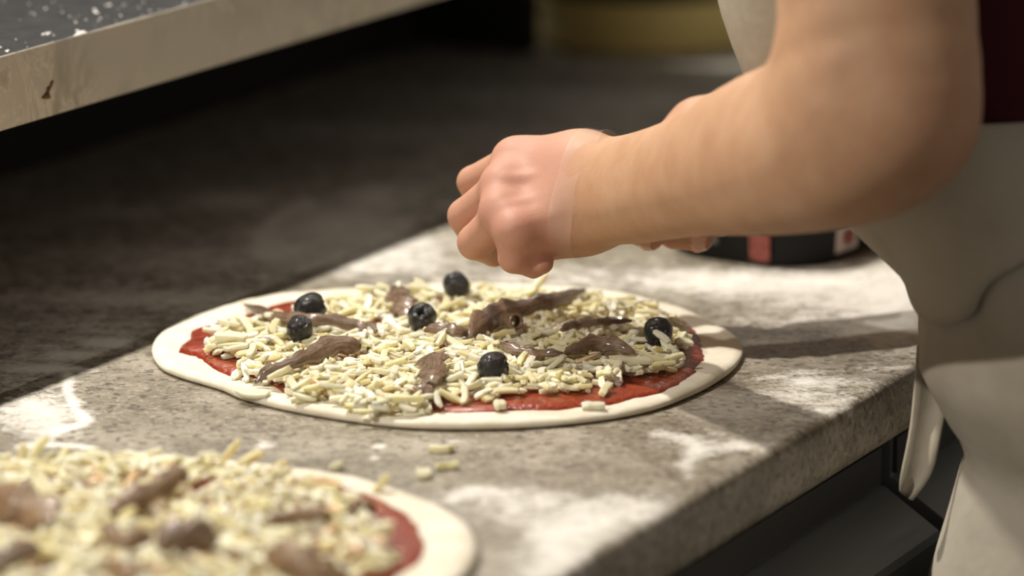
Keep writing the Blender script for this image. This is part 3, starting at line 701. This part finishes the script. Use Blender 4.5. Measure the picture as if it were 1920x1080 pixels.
def f_arm(p):
    d = chain(p, ARM[0], 0, 4); d = smin(d, chain(p, ARM[1], 0, 4), .030)
    d = smin(d, chain(p, UPPER, 0, 3), .040)
    pal = None
    for q in PALM: c = cone(p, q[0][0], q[1][0], q[0][1], q[1][1]); pal = c if pal is None else smin(pal, c, .014)
    for q, r in KNUCK: pal = smin(pal, np.linalg.norm(p-q, axis=1)-r+.0012, .012)
    d = smin(d, pal, .022)
    fi = None
    for q in FING:
        c = chain(p, q, .002); fi = c if fi is None else smin(fi, c, .0014)
    d = smin(d, fi, .0042)
    for q in TEND: d = smin(d, chain(p, q, .004), .0045)
    return d
def box_of(groups, pad):
    a = np.array([q[0]-q[1] for g in groups for q in g]); b = np.array([q[0]+q[1] for g in groups for q in g]); return a.min(0)-pad, b.max(0)+pad
lo, hi = box_of(PALM+FING+ARM+[UPPER], .012)
va, fa = polygonise(f_arm, lo, hi, .0021)
# right hand and forearm behind the left one
RPALM = [[A_(1390, 262, 2.440, .027), A_(1318, 255, 2.425, .0205), A_(1262, 300, 2.420, .017)], [A_(1390, 300, 2.440, .024), A_(1300, 320, 2.420, .020)]]
RF = [[A_(1262, 285, 2.415, .0115), A_(1205, 345, 2.412, .0098), A_(1188, 424, 2.404, .0092), A_(1219, 444, 2.396, .0080)],
      [A_(1290, 300, 2.412, .0120), A_(1255, 360, 2.405, .0100), A_(1264, 434, 2.402, .0096), A_(1312, 446, 2.395, .0080)],
      [A_(1325, 320, 2.410, .0115), A_(1310, 370, 2.402, .0095), A_(1325, 415, 2.400, .0085), A_(1350, 420, 2.396, .0070)],
      [A_(1350, 320, 2.412, .0105), A_(1365, 360, 2.405, .0085), A_(1380, 395, 2.402, .0075), A_(1400, 400, 2.400, .0062)],
      [A_(1330, 300, 2.430, .0150), A_(1250, 330, 2.450, .0115), A_(1200, 380, 2.452, .0095), A_(1190, 420, 2.440, .0078)]]
RE = (np.array([.345, 2.50, H+.13]), .043)
RARM = [A_(1392, 278, 2.442, .028), (np.array([.235, 2.45, H+.115]), .038), RE, (np.array([.31, 2.50, H+.33]), .050), (np.array([.255, 2.49, H+.47]), .058)]
def f_right(p):
    d = chain(p, RARM, 0, 3)
    for q in RPALM: d = smin(d, chain(p, q, .01), .018)
    fi = None
    for q in RF: c = chain(p, q, .002); fi = c if fi is None else smin(fi, c, .0014)
    return smin(d, fi, .005)
lo, hi = box_of(RPALM+RF+[RARM], .012)
vr, fr = polygonise(f_right, lo, hi, .0028)
# torso follows the apron's outline: leftmost pixel of the apron at each height
UL = [(-900, 1260), (-400, 1290), (0, 1338), (60, 1362), (153, 1396), (290, 1480), (412, 1592), (470, 1655), (515, 1702), (535, 1716), (690, 1717), (732, 1741), (790, 1775), (826, 1806), (845, 1808), (884, 1796), (978, 1770), (1080, 1740), (1400, 1690), (3000, 1690)]
def uleft(v): return float(np.interp(v, [q[0] for q in UL], [q[1] for q in UL]))
def ell(c, a, b_, th, rr=1.):
    return c + (-PN)*(a*rr*math.cos(th)) + AL*(-b_*rr*math.sin(th))      # theta 0 faces the counter, +90 the camera side
def solve_row(z, a, b_, c):
    for _ in range(14):
        best = min((proj(ell(c, a, b_, math.radians(x)) ) for x in range(-90, 181, 6)), key=lambda q: q[0])
        c = c + PN*((uleft(best[1])-best[0])*best[2]/FPX/PN.x*.9)
    return c
def dims(z):                    # half depth, half width of the clothed body at height z above the worktop
    return float(np.interp(z, [-.9, -.5, -.2, 0, .15, .35, .48], [.11, .125, .13, .125, .115, .115, .09])), float(np.interp(z, [-.9, -.5, -.2, 0, .15, .35, .48], [.17, .18, .18, .17, .15, .155, .15]))
ZR = list(np.arange(-.50, -.16, .04)) + list(np.arange(-.16, .16, .008)) + list(np.arange(.16, .49, .02))
CEN = []; c = C(0, .14, 0)
for z in ZR:
    a, b_ = dims(z); c = solve_row(z, a+.005, b_+.005, Vector((c.x, c.y, H+z))); CEN.append(c.copy())
cx_ = np.array([c.x for c in CEN]); cy_ = np.array([c.y for c in CEN])
def cen(z): return Vector((float(np.interp(z, ZR, cx_)), float(np.interp(z, ZR, cy_)), H+z))
smz = np.array([-.50, -.2, -.05, .05, .15, .30, .45])
def tors(z, lat, fwd=0.): 
    c = Vector((float(np.interp(z, smz, [cen(q).x for q in smz])), float(np.interp(z, smz, [cen(q).y for q in smz])), H+z)); return np.array(c + AL*lat - PN*fwd)
TZ = [-.12, -.08, .05, .16, .30, .41, .46, .50]
TL = [.06, .065, .062, .055, .060, .075, .115, .09]; TR = [.06, .068, .066, .062, .066, .060, .042, .035]
def f_torso(p, grow=0.):
    d = None
    for z in np.linspace(-.12, .50, 20):
        lat, r = float(np.interp(z, TZ, TL)), float(np.interp(z, TZ, TR))
        c = cone(p, tors(z, -lat, -.02), tors(z, lat, -.02), r+grow, r+grow); d = c if d is None else smin(d, c, .012)
    return d
sl_, sr_ = np.array(P(1390, -850, 2.23)), np.array([.255, 2.49, H+.47])
nk = tors(.50, 0, .0); hd = nk + np.array([-.075, .035, .17])
def f_legs(p, grow=0.):
    d = None
    for s_ in (-1, 1):
        hp = tors(-.10, .068*s_, -.03); kn = hp + np.array([-.0, .0, -.36]) + np.array(AL)*.02*s_; an = np.array([kn[0]+.07, kn[1]-.035, .09])
        c = chain(p, [(hp, .076+grow), (kn, .058+grow), (an, .042+grow)], .04)
        if grow == 0: c = smin(c, cone(p, an-np.array([0, 0, .05]), an-np.array([0, 0, .05])-np.array(PN)*.15, .038, .030), .03)
        d = c if d is None else smin(d, c, .02)
    return d
def f_body(p):
    d = smin(f_torso(p), f_legs(p), .05)
    d = smin(d, cone(p, nk, nk+np.array([-.03, .015, .09]), .056, .052), .05)
    fwd = -np.array(PN); up = np.array([0, 0, 1.]); tilt = (fwd*.6-up*.8); tilt /= np.linalg.norm(tilt)          # looks down at the pizza
    crown = -np.cross(np.cross(tilt, up), tilt); crown = up - tilt*(up @ tilt); crown /= np.linalg.norm(crown)
    d = smin(d, cone(p, hd+crown*.02, hd-crown*.045+tilt*.03, .088, .055), .03)
    d = smin(d, cone(p, hd-crown*.005+tilt*.085, hd-crown*.035+tilt*.105, .008, .014), .012)
    for s_ in (-1, 1): d = smin(d, cone(p, hd+np.array(AL)*.083*s_-crown*.02, hd+np.array(AL)*.086*s_+crown*.015, .009, .011), .01)
    return d
lo = np.array([-.30, 1.90, .0]); hi = np.array([.75, 2.75, H+.85])
vb, fb = polygonise(f_body, lo, hi, .010, .06)
def relax(v, f, w, it):
    e = np.concatenate([f[:, [0, 1]], f[:, [1, 2]], f[:, [2, 3]], f[:, [3, 0]]]); deg = np.bincount(e.ravel(), minlength=len(v))[:, None]
    for _ in range(it):
        acc = np.stack([np.bincount(e[:, 0], v[e[:, 1], a], len(v))+np.bincount(e[:, 1], v[e[:, 0], a], len(v)) for a in range(3)], 1)
        v = v+w[:, None]*(acc/np.maximum(deg, 1)-v)*.6
    return v
wrel = np.clip((np.array([proj(p)[0] for p in va])-1040)/100, .04, 1)
va = relax(va, fa, wrel, 8)
root = empty('person', (C(0, .25, 0).x, C(0, .25, 0).y, 0))
tag(root, 'person in maroon shirt and pale apron leaning over the worktop, both hands above the pizza', 'person')
vv = np.concatenate([va, vr, vb]); ff = np.concatenate([fa, fr+len(va), fb+len(va)+len(vr)])
me = bpy.data.meshes.new('body'); me.from_pydata(vv.tolist(), [], ff.tolist()); me.update()
red = np.zeros(len(vv))
for q, r in KNUCK: red += .6*np.exp(-(np.linalg.norm(vv-q, axis=1)/.014)**2)
for g in FING+RF:
    for q, r in g[1:]: red += .45*np.exp(-(np.linalg.norm(vv-q, axis=1)/.014)**2)
for q in (P(980, 350, 2.34), P(1010, 400, 2.33), P(1300, 250, 2.42), P(1040, 300, 2.34)): red += .30*np.exp(-(np.linalg.norm(vv-np.array(q), axis=1)/.03)**2)
red += .35*np.clip((1085-np.array([proj(p)[0] for p in vv]))/40, 0, 1)*(np.arange(len(vv)) < len(va))
red += .28*np.exp(-(np.linalg.norm(vv-np.array(P(1790, 260, 2.06)), axis=1)/.03)**2)
at = me.attributes.new('red', 'FLOAT', 'POINT'); at.data.foreach_set('value', np.clip(red, 0, 1).astype(np.float32))
body = link('body', me, SKIN, root)
# fingernails on the two fingertips seen under the forearm
for g in RF[:2]:
    tip, prev = Vector(g[3][0]), Vector(g[2][0]); ax = (tip-prev).normalized(); r = g[3][1]
    nrm = Vector((.15, -.8, -.35)); nrm = (nrm-ax*nrm.dot(ax)).normalized(); sd = ax.cross(nrm); b = MB(); rows = []
    for i in range(5):
        f = i/4; wd_ = r*.78*(.75+.35*math.sin(math.pi*min(f+.2, 1)))
        rows.append([tip + ax*(r*(-.35+1.15*f)) + sd*(wd_*x) + nrm*(r*(.98-.35*x*x-.28*f*f*f)+.0004) for x in (-1, -.5, 0, .5, 1)])
    b.loft(rows, False); b.build('fingernail', NAIL, root)
# clear glove cuffs on the left wrist
b = MB(); rings = []; c0, c1 = Vector(P(1082, 366, 2.338)), Vector(P(1116, 364, 2.325)); ax = Vector((.88, -.47, .05)).normalized(); c1 = c0 + ax*.0125
e1 = (Vector((0, 0, 1))-ax*ax.z).normalized(); e2 = ax.cross(e1)
for i in range(9):
    f = i/8; ctr = c0+(c1-c0)*f; ring = []
    for k in range(64):
        a = 2*math.pi*k/64; dr = e1*math.cos(a)+e2*math.sin(a); r0 = .01
        for _ in range(12):
            r0 += float(f_arm(np.array(ctr+dr*r0)[None])[0])*-1*.9
        wob = .0007 + .0004*math.sin(5*a+2*f) + max(0, f-.6)*.004*(1+.8*math.sin(3*a+1)+.6*math.sin(7*a))
        skew = ax*(.007*math.cos(a-.3)+.0015*math.sin(4*a))*f
        ring.append(ctr+dr*(r0+wob)+skew)
    rings.append(ring)
b.loft(rings, True, False); cuff = b.build('glove_cuff', GLOVE, root); cuff['label'] = 'clear vinyl glove cuff at the wrist'
# clothes
def clip_z(f, z0, z1): return lambda p: np.maximum(f(p), np.maximum(H+z0-p[:, 2], p[:, 2]-H-z1))
def f_shirt(p):
    d = f_torso(p, .012)
    for ch in ([(sl_, .066), (np.array(P(1480, -620, 2.17)), .066)], [(sr_, .066), (np.array([.285, 2.495, H+.38]), .066)]): d = smin(d, chain(p, ch, .03), .04)
    d = np.maximum(d, H+.11-p[:, 2]); return np.maximum(d, p[:, 2]-(H+.555))
v1, f1 = polygonise(f_shirt, np.array([-.2, 1.95, H-.07]), np.array([.65, 2.75, H+.60]), .008, .05)
me = bpy.data.meshes.new('shirt'); me.from_pydata(v1.tolist(), [], f1.tolist()); me.update(); link('shirt', me, SHIRT, root)
def f_tr(p):
    d = smin(f_legs(p, .012), np.maximum(f_torso(p, .006), p[:, 2]-H-.13), .03); return np.maximum(np.maximum(d, p[:, 2]-H-.12), .075-p[:, 2])
v1, f1 = polygonise(f_tr, np.array([.0, 1.85, .0]), np.array([.75, 2.65, H+.15]), .012, .05)
me = bpy.data.meshes.new('trousers'); me.from_pydata(v1.tolist(), [], f1.tolist()); me.update(); link('trousers', me, TROUS, root)
for s_ in (-1, 1):
    kn = tors(-.10, .068*s_, -.03) + np.array([0, 0, -.36]) + np.array(AL)*.02*s_; an = np.array([kn[0]+.07, kn[1]-.035, .04])
    fs_ = lambda p: np.maximum(smin(cone(p, an+np.array(PN)*.03, an-np.array(PN)*.16, .050, .042), cone(p, an, an+np.array([0, 0, .06]), .05, .055), .03), np.maximum(.002-p[:, 2], p[:, 2]-.11))
    v1, f1 = polygonise(fs_, an-.24, an+.24, .010, .03)
    me = bpy.data.meshes.new('shoe'); me.from_pydata(v1.tolist(), [], f1.tolist()); me.update(); link('shoe', me, SHOE, root)
fwd = -np.array(PN); up = np.array([0, 0, 1.]); tl = (fwd*.6-up*.8); tl /= np.linalg.norm(tl); crn = up-tl*(up @ tl); crn /= np.linalg.norm(crn)
f_h = lambda p: np.maximum(cone(p, hd+crn*.02, hd-crn*.05-tl*.01, .097, .085), (p-hd) @ tl - .045 - .6*np.maximum((p-hd) @ crn, 0))
v1, f1 = polygonise(f_h, hd-.16, hd+.16, .007, .03)
me = bpy.data.meshes.new('hair'); me.from_pydata(v1.tolist(), [], f1.tolist()); me.update(); link('hair', me, HAIR, root)
EYE = mat('eye', (.7, .68, .65), .2)
for s_ in (-1, 1):
    f_e = lambda p: np.linalg.norm(p-(hd+np.array(AL)*.032*s_+tl*.072+crn*.006), axis=1)-.013
    v1, f1 = polygonise(f_e, hd+np.array(AL)*.032*s_+tl*.072-.02, hd+np.array(AL)*.032*s_+tl*.072+.025, .003)
    me = bpy.data.meshes.new('eye'); me.from_pydata(v1.tolist(), [], f1.tolist()); me.update(); link('eye', me, EYE, root)
# apron: skirt, folded-over upper layer, bib, hanging tie
def solid(o, t):
    md = o.modifiers.new('thickness', 'SOLIDIFY'); md.thickness = t; md.offset = 1; return o
fold = lambda th, z: 1 + .018*math.sin(4*th+9*z) + .012*math.sin(9*th-14*z+1)*max(0, min(1, (.1-z)*4))
def apron_rows(z_rows, th0, th1, n, grow=0., zfun=None):
    rows = []
    for z in z_rows:
        row = []
        for k in range(n):
            th = math.radians(th0+(th1-th0)*k/(n-1)); zz = zfun(th, z) if zfun else z
            a, b_ = dims(zz); row.append(ell(cen(zz), a+(grow(z) if callable(grow) else grow), b_+(grow(z) if callable(grow) else grow), th, fold(th, zz)))
        rows.append(row)
    return rows
b = MB(); b.loft(apron_rows([z for z in ZR if z < .165], -150, 165, 90), False); sk_ = b.build('skirt', CLOTH, root); solid(sk_, .002)
# the fold's hem hangs low at the front and rises towards the back
def hem(th, f):
    low = .060 + .074*max(0, min(1, (math.degrees(th)-40)/90))**1.5 + .004*math.sin(5*th)
    return .168 + (low-.168)*f
b = MB(); b.loft(apron_rows(np.linspace(0, 1, 18), -150, 165, 90, lambda f: .004+.004*min(1, f*5), hem), False); fo_ = b.build('folded_waist', CLOTH, root); solid(fo_, .003)
b = MB(); b.loft(apron_rows(np.linspace(.14, .47, 22), -80, 95, 60, .004), False); bb_ = b.build('bib', CLOTH, root); solid(bb_, .002)
def ribbon(left, right, t, name):
    b = MB(); n = 14; L_ = catmull(left, n, False); R_ = catmull(right, n, False); rows = []
    for i in range(n):
        rows.append([Vector(P(*(L_[i]*(1-f)+R_[i]*f), t+.004*math.sin(math.pi*f)+.006*math.sin(i*.5))) for f in np.linspace(0, 1, 6)])
    b.loft(rows, False); return solid(b.build(name, CLOTH, root), .0018)
ribbon([(1722, 650), (1718, 715), (1709, 803), (1693, 890), (1690, 925)], [(1790, 650), (1778, 730), (1764, 803), (1744, 884), (1706, 937)], 2.262, 'hanging_tie')
